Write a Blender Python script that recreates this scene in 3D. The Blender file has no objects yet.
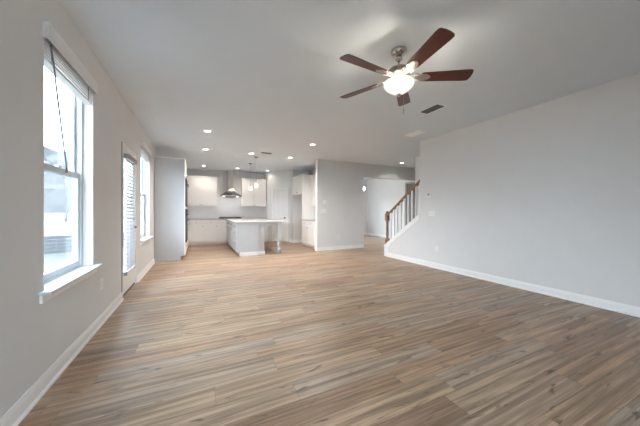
import bpy, bmesh, math, random
from mathutils import Vector, Matrix
S = bpy.context.scene
COL = S.collection
random.seed(7)
PI = math.pi
R = math.radians

# ------------------------------------------------------------------ camera, sky, exposure
CAMZ = 1.186
cam_d = bpy.data.cameras.new('camera')
cam = bpy.data.objects.new('camera', cam_d)
COL.objects.link(cam)
cam.location = (0, 0, CAMZ)
cam.rotation_euler = (R(90), 0, -R(25.338))
cam_d.sensor_width = 36.0
cam_d.lens = 256.6 / 640 * 36.0
cam_d.shift_y = -1.8 / 640
cam_d.clip_start = 0.02
S.camera = cam

SKY = 7.6
w = bpy.data.worlds.new('sky')
S.world = w
w.use_nodes = True
nt = w.node_tree
bg = nt.nodes['Background']
tc = nt.nodes.new('ShaderNodeTexCoord')
sp = nt.nodes.new('ShaderNodeSeparateXYZ')
rp = nt.nodes.new('ShaderNodeValToRGB')
nt.links.new(tc.outputs['Generated'], sp.inputs[0])
nt.links.new(sp.outputs['Z'], rp.inputs[0])
rp.color_ramp.elements[0].position = 0.0
rp.color_ramp.elements[0].color = (.84, .92, 1, 1)
rp.color_ramp.elements[1].position = .7
rp.color_ramp.elements[1].color = (.75, .87, 1, 1)
nt.links.new(rp.outputs[0], bg.inputs['Color'])
bg.inputs['Strength'].default_value = SKY

S.view_settings.view_transform = 'Standard'
S.view_settings.look = 'None'
S.view_settings.exposure = 2.12
S.view_settings.gamma = 1.0
S.view_settings.use_curve_mapping = False
S.cycles.max_bounces = 10
S.cycles.diffuse_bounces = 6
S.cycles.use_denoising = True
S.cycles.sample_clamp_indirect = 6.0

CAN_W = 6.0       # each ceiling can, watts
FAN_L = .26       # fan bowl radiance
BULB_W = 7.0       # each of the three bulbs in the fan bowl
PEND_L = .3
CHAND_L = 7.0

# ------------------------------------------------------------------ materials
def srgb(r, g, b):
    f = lambda c: (c / 255 / 12.92) if c / 255 <= .04045 else ((c / 255 + .055) / 1.055) ** 2.4
    return (f(r), f(g), f(b), 1)

def mat(name, col, rough=.5, metal=0.0, vary=.03, scale=14.0, bump=0.0, spec=.5, emit=0.0, stretch=(1, 1, 1)):
    m = bpy.data.materials.new(name)
    m.use_nodes = True
    t = m.node_tree
    b = t.nodes['Principled BSDF']
    b.inputs['Roughness'].default_value = rough
    b.inputs['Metallic'].default_value = metal
    b.inputs['Specular IOR Level'].default_value = spec
    tcn = t.nodes.new('ShaderNodeTexCoord')
    mp = t.nodes.new('ShaderNodeMapping')
    mp.inputs['Scale'].default_value = stretch
    no = t.nodes.new('ShaderNodeTexNoise')
    no.inputs['Scale'].default_value = scale
    no.inputs['Detail'].default_value = 4
    t.links.new(tcn.outputs['Object'], mp.inputs[0])
    t.links.new(mp.outputs[0], no.inputs['Vector'])
    r = t.nodes.new('ShaderNodeValToRGB')
    c = Vector(col[:3])
    r.color_ramp.elements[0].position = .3
    r.color_ramp.elements[1].position = .7
    r.color_ramp.elements[0].color = (*(c * (1 - vary)), 1)
    r.color_ramp.elements[1].color = (*[min(1, x) for x in c * (1 + vary)], 1)
    t.links.new(no.outputs['Fac'], r.inputs[0])
    t.links.new(r.outputs[0], b.inputs['Base Color'])
    if bump:
        bn = t.nodes.new('ShaderNodeBump')
        bn.inputs['Strength'].default_value = bump
        bn.inputs['Distance'].default_value = .002
        n2 = t.nodes.new('ShaderNodeTexNoise')
        n2.inputs['Scale'].default_value = 220
        t.links.new(tcn.outputs['Object'], n2.inputs['Vector'])
        t.links.new(n2.outputs['Fac'], bn.inputs['Height'])
        t.links.new(bn.outputs[0], b.inputs['Normal'])
    if emit:
        b.inputs['Emission Color'].default_value = (*col[:3], 1)
        b.inputs['Emission Strength'].default_value = emit
    return m

M = {}
M['wall'] = mat('wall_paint', (.72, .712, .70, 1), .75, vary=.012, scale=3, bump=.06, spec=.3)
M['ceiling'] = mat('ceiling_paint', (.745, .80, .845, 1), .9, vary=.012, scale=3, bump=.1, spec=.2)
M['trim'] = mat('trim_paint', (.86, .85, .835, 1), .35, vary=.01)
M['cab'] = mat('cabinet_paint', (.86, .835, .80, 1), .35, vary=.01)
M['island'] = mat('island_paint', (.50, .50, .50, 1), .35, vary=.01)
M['quartz'] = mat('quartz', (.55, .545, .53, 1), .25, vary=.04, scale=30)
M['steel'] = mat('brushed_steel', (.50, .47, .44, 1), .20, 1.0, vary=.08, scale=40, stretch=(1, 1, .05))
M['nickel'] = mat('brushed_nickel', (.62, .57, .50, 1), .24, 1.0, vary=.05, scale=30)
M['pale_nickel'] = mat('pale_nickel', (.36, .34, .31, 1), .34, .85, vary=.06, scale=60)
M['black_glass'] = mat('black_glass', (.008, .008, .009, 1), .25, vary=.1, spec=.2)
M['black_metal'] = mat('black_metal', (.03, .028, .028, 1), .4, .4, vary=.1)
M['bronze'] = mat('dark_bronze', (.10, .085, .075, 1), .35, .8, vary=.1)
M['blade'] = mat('cherry_blade', (.085, .019, .011, 1), .30, vary=.5, scale=6, stretch=(1.2, 26, 26))
M['oak'] = mat('stained_oak', (.26, .145, .08, 1), .35, vary=.3, scale=9, stretch=(1.5, 20, 20))
M['oak_post'] = mat('stained_oak_post', (.25, .14, .08, 1), .35, vary=.3, scale=9, stretch=(20, 20, 1.5))
M['plate'] = mat('white_plastic', (.82, .81, .79, 1), .35, vary=.01)
M['blind'] = mat('blind_slat', (.80, .79, .78, 1), .45, vary=.015)
M['vinyl'] = mat('window_vinyl', (.62, .655, .68, 1), .35, vary=.01)
M['carpet'] = mat('stair_carpet', (.36, .33, .30, 1), .95, vary=.15, scale=120, bump=.6, spec=.1)
M['door_dark'] = mat('dark_door_paint', (.15, .13, .115, 1), .45, vary=.1)
M['vent_dark'] = mat('vent_dark', (.03, .036, .045, 1), .6, vary=.05)
M['vent_white'] = mat('vent_white', (.90, .90, .90, 1), .5, vary=.02)
M['vent_grey'] = mat('vent_grey', (.33, .31, .30, 1), .5, vary=.02)
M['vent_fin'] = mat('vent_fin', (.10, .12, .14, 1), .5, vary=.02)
M['wand'] = mat('grey_wand', (.16, .16, .165, 1), .4, vary=.02)
M['grass'] = mat('winter_grass', (.050, .054, .046, 1), .95, vary=.35, scale=.5)
M['bank'] = mat('pale_bank', (.066, .064, .056, 1), .95, vary=.2, scale=.3)
M['fence'] = mat('weathered_boards', (.036, .041, .046, 1), .8, vary=.2, scale=3, stretch=(.3, .3, 6))
M['fence_post'] = mat('pale_post', (.13, .13, .13, 1), .8, vary=.05)
M['bark'] = mat('pale_bark', (.10, .10, .098, 1), .9, vary=.2, scale=5)
M['concrete'] = mat('patio_concrete', (.05, .056, .06, 1), .85, vary=.08, scale=4)
M['woods'] = mat('winter_woods', (.040, .042, .043, 1), .95, vary=.35, scale=.5, stretch=(2.5, 2.5, .5))
M['siding'] = mat('house_siding', (.6, .6, .58, 1), .8, vary=.03)
M['oven_steel'] = M['steel']

def translucent_mat(name, col, fac):
    m = bpy.data.materials.new(name)
    m.use_nodes = True
    t = m.node_tree
    b = t.nodes['Principled BSDF']
    b.inputs['Base Color'].default_value = col
    b.inputs['Roughness'].default_value = .45
    tr = t.nodes.new('ShaderNodeBsdfTranslucent')
    no = t.nodes.new('ShaderNodeTexNoise')
    no.inputs['Scale'].default_value = 20
    tr.inputs['Color'].default_value = col
    mx = t.nodes.new('ShaderNodeMixShader')
    mm = t.nodes.new('ShaderNodeMath')
    mm.operation = 'MULTIPLY_ADD'
    mm.inputs[1].default_value = .06
    mm.inputs[2].default_value = fac - .03
    t.links.new(no.outputs['Fac'], mm.inputs[0])
    t.links.new(mm.outputs[0], mx.inputs[0])
    t.links.new(b.outputs[0], mx.inputs[1])
    t.links.new(tr.outputs[0], mx.inputs[2])
    t.links.new(mx.outputs[0], t.nodes['Material Output'].inputs[0])
    return m
M['slat_thin'] = translucent_mat('thin_slat', (.52, .535, .56, 1), .10)

def glass_mat(name, tint=(.84, .87, .89, 1), gloss=.06):
    m = bpy.data.materials.new(name)
    m.use_nodes = True
    t = m.node_tree
    t.nodes.remove(t.nodes['Principled BSDF'])
    a = t.nodes.new('ShaderNodeBsdfTransparent')
    a.inputs[0].default_value = tint
    g = t.nodes.new('ShaderNodeBsdfGlossy')
    g.inputs['Roughness'].default_value = .02
    mx = t.nodes.new('ShaderNodeMixShader')
    lw = t.nodes.new('ShaderNodeLayerWeight')
    lw.inputs[0].default_value = .12
    mm = t.nodes.new('ShaderNodeMath')
    mm.operation = 'MULTIPLY_ADD'
    mm.inputs[1].default_value = .5
    mm.inputs[2].default_value = gloss * .5
    t.links.new(lw.outputs['Fresnel'], mm.inputs[0])
    t.links.new(mm.outputs[0], mx.inputs[0])
    t.links.new(a.outputs[0], mx.inputs[1])
    t.links.new(g.outputs[0], mx.inputs[2])
    t.links.new(mx.outputs[0], t.nodes['Material Output'].inputs[0])
    return m
M['glass'] = glass_mat('window_glass')

def lamp_mat(name, col, strength, base=(.9, .88, .84, 1)):
    m = mat(name, base, .25, vary=.01)
    b = m.node_tree.nodes['Principled BSDF']
    b.inputs['Emission Color'].default_value = col
    b.inputs['Emission Strength'].default_value = strength
    return m
WARM = (1.0, .87, .70, 1)
M['bowl'] = lamp_mat('frosted_bowl', (1.0, .91, .78, 1), FAN_L)
t_ = M['bowl'].node_tree
lw_ = t_.nodes.new('ShaderNodeLayerWeight'); lw_.inputs[0].default_value = .5
mr_ = t_.nodes.new('ShaderNodeMapRange')
mr_.inputs[3].default_value = FAN_L * 1.5; mr_.inputs[4].default_value = FAN_L * .28
t_.links.new(lw_.outputs['Facing'], mr_.inputs[0])
t_.links.new(mr_.outputs[0], t_.nodes['Principled BSDF'].inputs['Emission Strength'])
M['lens'] = lamp_mat('can_lens', (1.0, .93, .84, 1), 2.5)
M['globe'] = lamp_mat('lit_globe', (1.0, .92, .82, 1), CHAND_L)
M['bulb'] = lamp_mat('lit_bulb', (1.0, .9, .75, 1), .5)
M['pend_glass'] = lamp_mat('lit_pendant_glass', (1.0, .93, .82, 1), PEND_L)

def tile_mat():
    m = bpy.data.materials.new('backsplash_tile')
    m.use_nodes = True
    t = m.node_tree
    b = t.nodes['Principled BSDF']
    b.inputs['Roughness'].default_value = .25
    tcn = t.nodes.new('ShaderNodeTexCoord')
    mp = t.nodes.new('ShaderNodeMapping')
    mp.inputs['Rotation'].default_value = (R(90), 0, 0)
    br = t.nodes.new('ShaderNodeTexBrick')
    br.inputs['Scale'].default_value = 1.0
    br.inputs['Brick Width'].default_value = .15
    br.inputs['Row Height'].default_value = .075
    br.inputs['Mortar Size'].default_value = .002
    br.inputs['Color1'].default_value = (.80, .785, .77, 1)
    br.inputs['Color2'].default_value = (.83, .81, .79, 1)
    br.inputs['Mortar'].default_value = (.74, .72, .70, 1)
    t.links.new(tcn.outputs['Object'], mp.inputs[0])
    t.links.new(mp.outputs[0], br.inputs['Vector'])
    t.links.new(br.outputs['Color'], b.inputs['Base Color'])
    return m
M['tile'] = tile_mat()

def floor_mat():
    m = bpy.data.materials.new('plank_floor')
    m.use_nodes = True
    t = m.node_tree
    N, L = t.nodes, t.links
    b = N['Principled BSDF']
    tcn = N.new('ShaderNodeTexCoord')
    sx = N.new('ShaderNodeSeparateXYZ')
    L.new(tcn.outputs['Object'], sx.inputs[0])
    def mth(op, a, c=None, d=None):
        n = N.new('ShaderNodeMath')
        n.operation = op
        for i, v in enumerate((a, c, d)):
            if v is None: continue
            if isinstance(v, (int, float)): n.inputs[i].default_value = v
            else: L.new(v, n.inputs[i])
        return n.outputs[0]
    WID, LEN = .1785, 1.28
    yy = mth('DIVIDE', mth('SUBTRACT', sx.outputs['Y'], .618), WID)
    row = mth('FLOOR', yy)
    fy = mth('SUBTRACT', yy, row)
    wn = N.new('ShaderNodeTexWhiteNoise'); wn.noise_dimensions = '1D'
    L.new(row, wn.inputs['W'])
    xx = mth('DIVIDE', mth('ADD', sx.outputs['X'], mth('MULTIPLY', wn.outputs['Value'], LEN)), LEN)
    cl = mth('FLOOR', xx)
    fx = mth('SUBTRACT', xx, cl)
    cmb = N.new('ShaderNodeCombineXYZ')
    L.new(row, cmb.inputs[0]); L.new(cl, cmb.inputs[1])
    w2 = N.new('ShaderNodeTexWhiteNoise'); w2.noise_dimensions = '3D'
    L.new(cmb.outputs[0], w2.inputs['Vector'])
    rnd = w2.outputs['Value']
    sc = N.new('ShaderNodeSeparateColor')
    L.new(w2.outputs['Color'], sc.inputs[0])
    rnd2 = sc.outputs[1]
    tone = N.new('ShaderNodeValToRGB')
    tone.color_ramp.interpolation = 'LINEAR'
    els = [(0, srgb(172, 139, 111)), (.25, srgb(183, 150, 121)), (.45, srgb(189, 160, 131)), (.65, srgb(182, 156, 131)), (.84, srgb(174, 154, 135)), (1, srgb(164, 130, 103))]
    cr = tone.color_ramp
    cr.elements[0].position, cr.elements[0].color = els[0]
    cr.elements[1].position, cr.elements[1].color = els[-1]
    for p, c in els[1:-1]:
        e = cr.elements.new(p); e.color = c
    L.new(rnd, tone.inputs[0])
    def grain(sxv, syv, scale, detail, dist, off):
        v = N.new('ShaderNodeCombineXYZ')
        L.new(mth('MULTIPLY_ADD', sx.outputs['X'], sxv, mth('MULTIPLY', rnd, 37.0 + off)), v.inputs[0])
        L.new(mth('MULTIPLY_ADD', sx.outputs['Y'], syv, mth('MULTIPLY', rnd2, 53.0 + off)), v.inputs[1])
        n = N.new('ShaderNodeTexNoise')
        n.inputs['Scale'].default_value = scale
        n.inputs['Detail'].default_value = detail
        n.inputs['Distortion'].default_value = dist
        L.new(v.outputs[0], n.inputs['Vector'])
        return n.outputs['Fac']
    g1 = grain(.55, 15, 1.7, 8, .5, 0)
    g2 = grain(1.6, 75, 2.0, 5, .2, 11)
    g3 = grain(2.6, 11, 1.5, 4, 1.0, 23)
    def ramp(v, p0, c0, p1, c1):
        r = N.new('ShaderNodeMapRange')
        r.clamp = True
        for i, x in zip((1, 2, 3, 4), (p0, p1, c0, c1)): r.inputs[i].default_value = x
        L.new(v, r.inputs[0])
        return r.outputs[0]
    f = mth('MULTIPLY', ramp(g1, .36, .54, .62, 1.12), ramp(g2, .34, .72, .66, 1.12))
    knots = ramp(g3, .615, 1.0, .71, .40)
    f = mth('MULTIPLY', f, knots)
    seam_y = mth('GREATER_THAN', mth('ABSOLUTE', mth('SUBTRACT', fy, .5)), .5 - .0011 / WID)
    seam_x = mth('GREATER_THAN', mth('ABSOLUTE', mth('SUBTRACT', fx, .5)), .5 - .0011 / LEN)
    seam = mth('MAXIMUM', seam_y, seam_x)
    f = mth('MULTIPLY', f, mth('SUBTRACT', 1.0, mth('MULTIPLY', seam, .5)))
    mx = N.new('ShaderNodeVectorMath'); mx.operation = 'SCALE'
    L.new(tone.outputs[0], mx.inputs[0]); L.new(mth('MULTIPLY', f, .99), mx.inputs['Scale'])
    L.new(mx.outputs[0], b.inputs['Base Color'])
    L.new(ramp(g2, .3, .34, .7, .46), b.inputs['Roughness'])
    b.inputs['Specular IOR Level'].default_value = .45
    bn = N.new('ShaderNodeBump')
    bn.inputs['Strength'].default_value = .12
    bn.inputs['Distance'].default_value = .002
    L.new(mth('SUBTRACT', g2, seam), bn.inputs['Height'])
    L.new(bn.outputs[0], b.inputs['Normal'])
    return m
M['floor'] = floor_mat()

# ------------------------------------------------------------------ mesh helpers
def BM(): return bmesh.new()

def add_box(b, x0, x1, y0, y1, z0, z1, bev=0.0):
    if x0 > x1: x0, x1 = x1, x0
    if y0 > y1: y0, y1 = y1, y0
    if z0 > z1: z0, z1 = z1, z0
    r = bmesh.ops.create_cube(b, size=1.0)
    vs = r['verts']
    for v in vs:
        v.co = Vector(((x0 + x1) / 2 + v.co.x * (x1 - x0), (y0 + y1) / 2 + v.co.y * (y1 - y0), (z0 + z1) / 2 + v.co.z * (z1 - z0)))
    if bev:
        es = list({e for v in vs for e in v.link_edges})
        bmesh.ops.bevel(b, geom=es, offset=bev, segments=2, affect='EDGES', profile=.5)
    return b

def add_prism(b, poly, axis, a0, a1):
    """extrude a 2D outline along an axis: 'x' takes (y,z), 'y' takes (x,z), 'z' takes (x,y)"""
    def P(p, a):
        return {'x': (a, p[0], p[1]), 'y': (p[0], a, p[1]), 'z': (p[0], p[1], a)}[axis]
    lo = [b.verts.new(P(p, a0)) for p in poly]
    hi = [b.verts.new(P(p, a1)) for p in poly]
    n = len(poly)
    fs = [b.faces.new(lo[::-1]), b.faces.new(hi)]
    for i in range(n):
        fs.append(b.faces.new((lo[i], lo[(i + 1) % n], hi[(i + 1) % n], hi[i])))
    bmesh.ops.recalc_face_normals(b, faces=fs)
    return b

def add_lathe(b, prof, c=(0, 0, 0), seg=24, mtx=None):
    rings = []
    for r, z in prof:
        if r < 1e-5:
            rings.append([b.verts.new((c[0], c[1], c[2] + z))])
        else:
            rings.append([b.verts.new((c[0] + r * math.cos(2 * PI * i / seg), c[1] + r * math.sin(2 * PI * i / seg), c[2] + z)) for i in range(seg)])
    fs = []
    for a, d in zip(rings, rings[1:]):
        for i in range(seg):
            j = (i + 1) % seg
            q = [a[i % len(a)], a[j % len(a)], d[j % len(d)], d[i % len(d)]]
            u = []
            for v in q:
                if v not in u: u.append(v)
            if len(u) > 2: fs.append(b.faces.new(u))
    for rg in (rings[0], rings[-1]):
        if len(rg) > 2: fs.append(b.faces.new(rg))
    for f in fs: f.smooth = True
    bmesh.ops.recalc_face_normals(b, faces=fs)
    if mtx is not None:
        bmesh.ops.transform(b, matrix=mtx, verts=[v for rg in rings for v in rg])
    return b

def add_tube(b, pts, r, seg=8):
    pts = [Vector(p) for p in pts]
    rings = []
    for i, p in enumerate(pts):
        d = (pts[min(i + 1, len(pts) - 1)] - pts[max(i - 1, 0)]).normalized()
        up = Vector((0, 0, 1)) if abs(d.z) < .9 else Vector((1, 0, 0))
        u = d.cross(up).normalized(); v = d.cross(u)
        rr = r[i] if isinstance(r, (list, tuple)) else r
        rings.append([b.verts.new(p + u * rr * math.cos(2 * PI * k / seg) + v * rr * math.sin(2 * PI * k / seg)) for k in range(seg)])
    fs = []
    for a, d in zip(rings, rings[1:]):
        for k in range(seg):
            f = b.faces.new((a[k], a[(k + 1) % seg], d[(k + 1) % seg], d[k])); f.smooth = True; fs.append(f)
    fs.append(b.faces.new(rings[0])); fs.append(b.faces.new(rings[-1]))
    bmesh.ops.recalc_face_normals(b, faces=fs)
    return b

def obj(name, b, m, parent=None, loc=None):
    me = bpy.data.meshes.new(name)
    b.to_mesh(me); b.free()
    me.materials.append(M[m] if isinstance(m, str) else m)
    o = bpy.data.objects.new(name, me)
    COL.objects.link(o)
    if parent: o.parent = parent
    if loc: o.location = loc
    return o

def tag(o, label=None, cat=None, group=None, kind=None):
    if label: o['label'] = label
    if cat: o['category'] = cat
    if group: o['group'] = group
    if kind: o['kind'] = kind
    return o

def empty(name, loc=(0, 0, 0), rz=0.0):
    o = bpy.data.objects.new(name, None)
    o.empty_display_size = .1
    COL.objects.link(o)
    o.location = loc
    o.rotation_euler = (0, 0, rz)
    return o

def box(name, m, parent, *a, bev=0.0):
    return obj(name, add_box(BM(), *a, bev=bev), m, parent)

def struct(name, b, m, label, cat):
    return tag(obj(name, b, m), label, cat, None, 'structure')

def copy_tree(o, parent=None):
    c = o.copy(); COL.objects.link(c)
    if parent: c.parent = parent
    for ch in o.children: copy_tree(ch, c)
    return c

# ------------------------------------------------------------------ the shell
H = 2.74
XL, XR, XK = -.93, 4.475, 3.87
YB, YK, YS = -2.2, 10.48, 6.95            # wall behind the camera, kitchen back wall, stub wall face
XF, YD = 7.65, 10.6                        # far dining wall, dining back wall
T = .14

b = BM(); add_box(b, XL - T, XF + T, YB - T, YD + T, -.12, 0)
struct('floor', b, 'floor', 'wide brown wood plank floor running across the room', 'floor')
b = BM(); add_box(b, XL - T, XF + T, YB - T, YD + T, H, H + .12)
struct('ceiling', b, 'ceiling', 'flat white painted ceiling', 'ceiling')

def wall_with_holes(name, along, face, depth, a0, a1, holes, label):
    """holes: (a_lo, a_hi, z_lo, z_hi)"""
    b = BM()
    def bx(p, q, z0, z1):
        if q - p < 1e-4 or z1 - z0 < 1e-4: return
        if along == 'y': add_box(b, face, face + depth, p, q, z0, z1)
        else: add_box(b, p, q, face, face + depth, z0, z1)
    cur = a0
    for p, q, z0, z1 in sorted(holes):
        bx(cur, p, 0, H); bx(p, q, 0, z0); bx(p, q, z1, H)
        cur = q
    bx(cur, a1, 0, H)
    return struct(name, b, 'wall', label, 'wall')

W1 = (2.33, 3.21, .64, 2.40)
W3 = (5.50, 6.38, .64, 2.40)
DR = (4.235, 5.13, 0.0, 2.117)
wall_with_holes('wall_left', 'y', XL, -T, YB - T, YD + T, [W1, W3, DR], 'long grey left wall with two windows and a glazed door')
RW = [(-.6, .6, .4, 2.45)]  # unseen rear window opening, added and sized to let daylight into the room
wall_with_holes('wall_rear', 'x', YB, -T, XL, XF, RW, 'grey wall behind the viewer')
b = BM(); add_box(b, XR, XR + .12, YB, 4.23, 0, H)
struct('wall_right', b, 'wall', 'long blank pale grey right wall', 'wall')
b = BM(); add_box(b, XL, XK + .14, YK, YK + T, 0, H)
struct('wall_kitchen', b, 'wall', 'kitchen back wall above the white cupboards', 'wall')
# stub wall + header over the wide opening
b = BM(); add_box(b, 3.2, 4.86, YS, YS + .14, 0, H); add_box(b, 4.86, XF, YS, YS + .14, 2.30, H)
struct('wall_front', b, 'wall', 'grey stub wall between the kitchen and the wide opening, with header', 'wall')
b = BM(); add_box(b, XK, XK + .14, YS + .14, YD, 0, H)
struct('wall_kitchen_side', b, 'wall', 'kitchen side wall behind the tall cupboards', 'wall')
# pantry corner
PA, PB = Vector((2.45, 9.95)), Vector((3.2, 9.43))
pd = (PB - PA); plen = pd.length; pang = math.atan2(pd.y, pd.x)
PD0, PD1, PDH = .225, .765, 2.035
pw = empty('wall_pantry', (PA.x, PA.y, 0), pang)
tag(pw, 'angled pantry wall in the kitchen corner', 'wall', None, 'structure')
b = BM()
add_box(b, 0, PD0, 0, .1, 0, H); add_box(b, PD1, plen, 0, .1, 0, H); add_box(b, PD0, PD1, 0, .1, PDH, H)
obj('wall_face', b, 'wall', pw)
b = BM()
add_box(b, 2.45, 2.55, 9.97, YK, 0, H)
add_prism(b, [(3.2, 9.43), (3.2, 9.13), (XK, 9.13), (XK, 9.25), (3.3, 9.25), (3.3, 9.43)], 'z', 0, H)
struct('wall_pantry_return', b, 'wall', 'short pantry side walls beside the cupboards and the fridge recess', 'wall')
# stair wall, dining walls
b = BM(); add_box(b, 5.6, 5.72, YB, 5.47, 0, H)
struct('wall_stair', b, 'wall', 'wall on the far side of the stairs', 'wall')
wall_with_holes('wall_dining', 'y', XF, T, YB, YD + T, [(7.12, 7.95, 0, 2.30)], 'bright far wall of the room beyond the opening')
wall_with_holes('wall_dining_back', 'x', YD, T, XK + .14, XF, [(4.25, 6.20, .45, 2.40)], 'end wall of the room beyond the opening')

# knee wall under the stair rail: sloped top
SL = .70
capz = lambda y: .30 + (5.42 - y) * SL
b = BM()
add_prism(b, [(5.42, 0), (4.23, 0), (4.23, capz(4.23) - .05), (5.42, capz(5.42) - .05)], 'x', XR, XR + .12)
struct('wall_knee', b, 'wall', 'sloped knee wall below the stair railing', 'wall')
b = BM()
add_prism(b, [(5.44, capz(5.44) - .05), (5.44, capz(5.44)), (4.232, capz(4.232)), (4.232, capz(4.232) - .05)], 'x', XR - .018, XR + .138)
add_prism(b, [(5.44, capz(5.44) - .12), (5.44, capz(5.44) - .05), (4.232, capz(4.232) - .05), (4.232, capz(4.232) - .12)], 'x', XR - .012, XR)
add_box(b, XR - .014, XR + .134, 5.42, 5.436, 0, capz(5.42) - .06)
add_box(b, XR - .012, XR, 5.30, 5.42, 0, capz(5.42) - .05)
struct('trim_1', b, 'trim', 'white cap board running up the stair knee wall', 'trim')

# baseboards
def base_profile(d=.016, h=.108):
    return [(0, 0), (d + .012, 0), (d + .012, .012), (d + .004, .02), (d, .022), (d, h - .03), (d * .6, h - .012), (d * .45, h), (0, h)]
def baseboard(name, segs, label):
    b = BM()
    for (ax, c, s, p, q) in segs:
        pr = base_profile()
        if ax == 'y':   # runs along y at x=c, room on side s
            add_prism(b, [(c + s * u, v) for u, v in pr], 'y', p, q)
        else:
            vs = [(c + s * u, v) for u, v in pr]
            add_prism(b, vs, 'x', p, q)
    return struct(name, b, 'trim', label, 'baseboard')
baseboard('baseboard_left', [('y', XL, 1, YB, 4.235), ('y', XL, 1, 5.13, 6.985)], 'white baseboard along the left wall')
baseboard('baseboard_right', [('y', XR, -1, YB, 5.30)], 'white baseboard along the right wall')
baseboard('baseboard_front', [('x', YS, -1, 3.2, 4.86), ('y', 3.2, -1, YS - .02, YS + .14)], 'white baseboard of the grey stub wall')
baseboard('baseboard_dining', [('y', XF, -1, 7.99, YD), ('x', YD, -1, XK + .14, XF), ('y', XF, -1, 5.5, 7.08)], 'white baseboard of the room beyond the opening')
baseboard('baseboard_pantry', [('x', 9.13, -1, 3.2, XK), ('y', 3.2, -1, 9.13, 9.43)], 'white baseboard in the fridge recess')
baseboard('baseboard_rear', [('x', YB, 1, XL, XR)], 'white baseboard behind the viewer')

# ------------------------------------------------------------------ windows
def ring(b, ax, c0, c1, p0, p1, z0, z1, wd, wz=None):
    """rectangular frame; ax 'x' = plane normal along x (thickness c0..c1), p along y"""
    wz = wz or wd
    def bx(a, d, e, f):
        if ax == 'x': add_box(b, c0, c1, a, d, e, f, bev=.003)
        else: add_box(b, a, d, c0, c1, e, f, bev=.003)
    bx(p0, p0 + wd, z0, z1); bx(p1 - wd, p1, z0, z1)
    bx(p0 + wd, p1 - wd, z0, z0 + wz); bx(p0 + wd, p1 - wd, z1 - wz, z1)

def make_window(name, loc, rz, wid, z0, z1, label, stool=True):
    """local: x across the opening 0..wid, y=0 wall face, +y outward (to the outside)"""
    e = empty(name, loc, rz)
    tag(e, label, 'window', None, 'structure')
    b = BM(); ring(b, 'y', .075, T, 0, wid, z0, z1, .035); obj('frame', b, 'vinyl', e)
    zm = (z0 + z1) / 2 - .01
    b = BM(); ring(b, 'y', .115, .137, .035, wid - .035, zm - .02, z1 - .035, .042); s = obj('upper_sash', b, 'vinyl', e)
    box('pane', 'glass', s, .077, wid - .077, .124, .128, zm + .02, z1 - .077)
    b = BM(); ring(b, 'y', .085, .113, .035, wid - .035, z0 + .035, zm + .03, .05); s = obj('lower_sash', b, 'vinyl', e)
    box('pane', 'glass', s, .085, wid - .085, .097, .101, z0 + .085, zm - .02)
    b = BM(); add_box(b, wid / 2 - .03, wid / 2 + .03, .078, .10, zm + .03, zm + .045); obj('sash_lock', b, 'vinyl', s)
    if stool:
        b = BM(); add_box(b, .002, wid - .002, -.001, .076, z0 - .001, z0 + .022); add_box(b, -.07, wid + .07, -.065, -.0005, z0 - .001, z0 + .022, bev=.006)
        obj('sill', b, 'vinyl', e)
        b = BM(); add_box(b, -.06, wid + .06, -.018, -.0005, z0 - .055, z0 - .001, bev=.004); obj('apron', b, 'trim', e)
    return e
# left wall: local x -> +Y, local y -> -X : rotate +90 deg
make_window('window_1', (XL, W1[0], 0), R(90), .88, .64, 2.40, 'nearest tall sash window in the left wall')
make_window('window_2', (XL, W3[0], 0), R(90), .88, .64, 2.40, 'far sash window beyond the glazed door')
for i, (p, q, z0, z1) in enumerate(RW):
    make_window('window_%d' % (3 + i), (q, YB, 0), R(180), q - p, z0, z1, 'wide unseen sash window added behind the viewer for daylight')
make_window('window_4', (4.25, YD, 0), 0, 1.95, .45, 2.40, 'wide window in the room beyond the opening')

def raised_blind(loc, label, wand=True):
    """outside-edge valance with the slats pulled up; local axes as the window's"""
    e = empty('window_blind', loc, R(90))
    tag(e, label, 'window blind', None)
    b = BM(); add_box(b, -.025, .89, -.036, -.024, 2.335, 2.437, bev=.003)
    add_box(b, -.025, -.013, -.024, -.001, 2.335, 2.437); add_box(b, .878, .89, -.024, -.001, 2.335, 2.437)
    add_box(b, -.028, .893, -.040, -.020, 2.425, 2.44, bev=.002)
    obj('valance', b, 'blind', e)
    box('headrail', 'blind', e, .006, .874, .004, .058, 2.35, 2.395)
    b = BM()
    for k in range(5):
        z = 2.246 + k * .0225
        add_prism(b, [(.002, z), (.030, z + .0016), (.058, z), (.058, z + .0090), (.030, z + .0106), (.002, z + .0090)], 'x', .008, .872)
    obj('slat_stack', b, 'blind', e)
    box('bottom_rail', 'blind', e, .008, .872, .004, .060, 2.214, 2.233, bev=.003)
    for x in (.11, .77):
        b = BM(); add_box(b, x - .009, x + .009, .0015, .004, 2.225, 2.352); obj('ladder_cord', b, 'vent_grey', e)
    if wand:
        b = BM(); add_tube(b, [(-.005 + .06, -.012, 2.33), (.085, -.01, 2.26), (.40, .03, 1.56), (.425, .035, 1.50)], [.006, .0065, .0065, .010], 8)
        obj('tilt_wand', b, 'wand', e)
    return e
raised_blind((XL, W1[0], 0), 'raised white blind with tilt wand at the top of the nearest window')
raised_blind((XL, W3[0], 0), 'raised white blind at the top of the window beyond the glazed door', wand=False)

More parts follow.
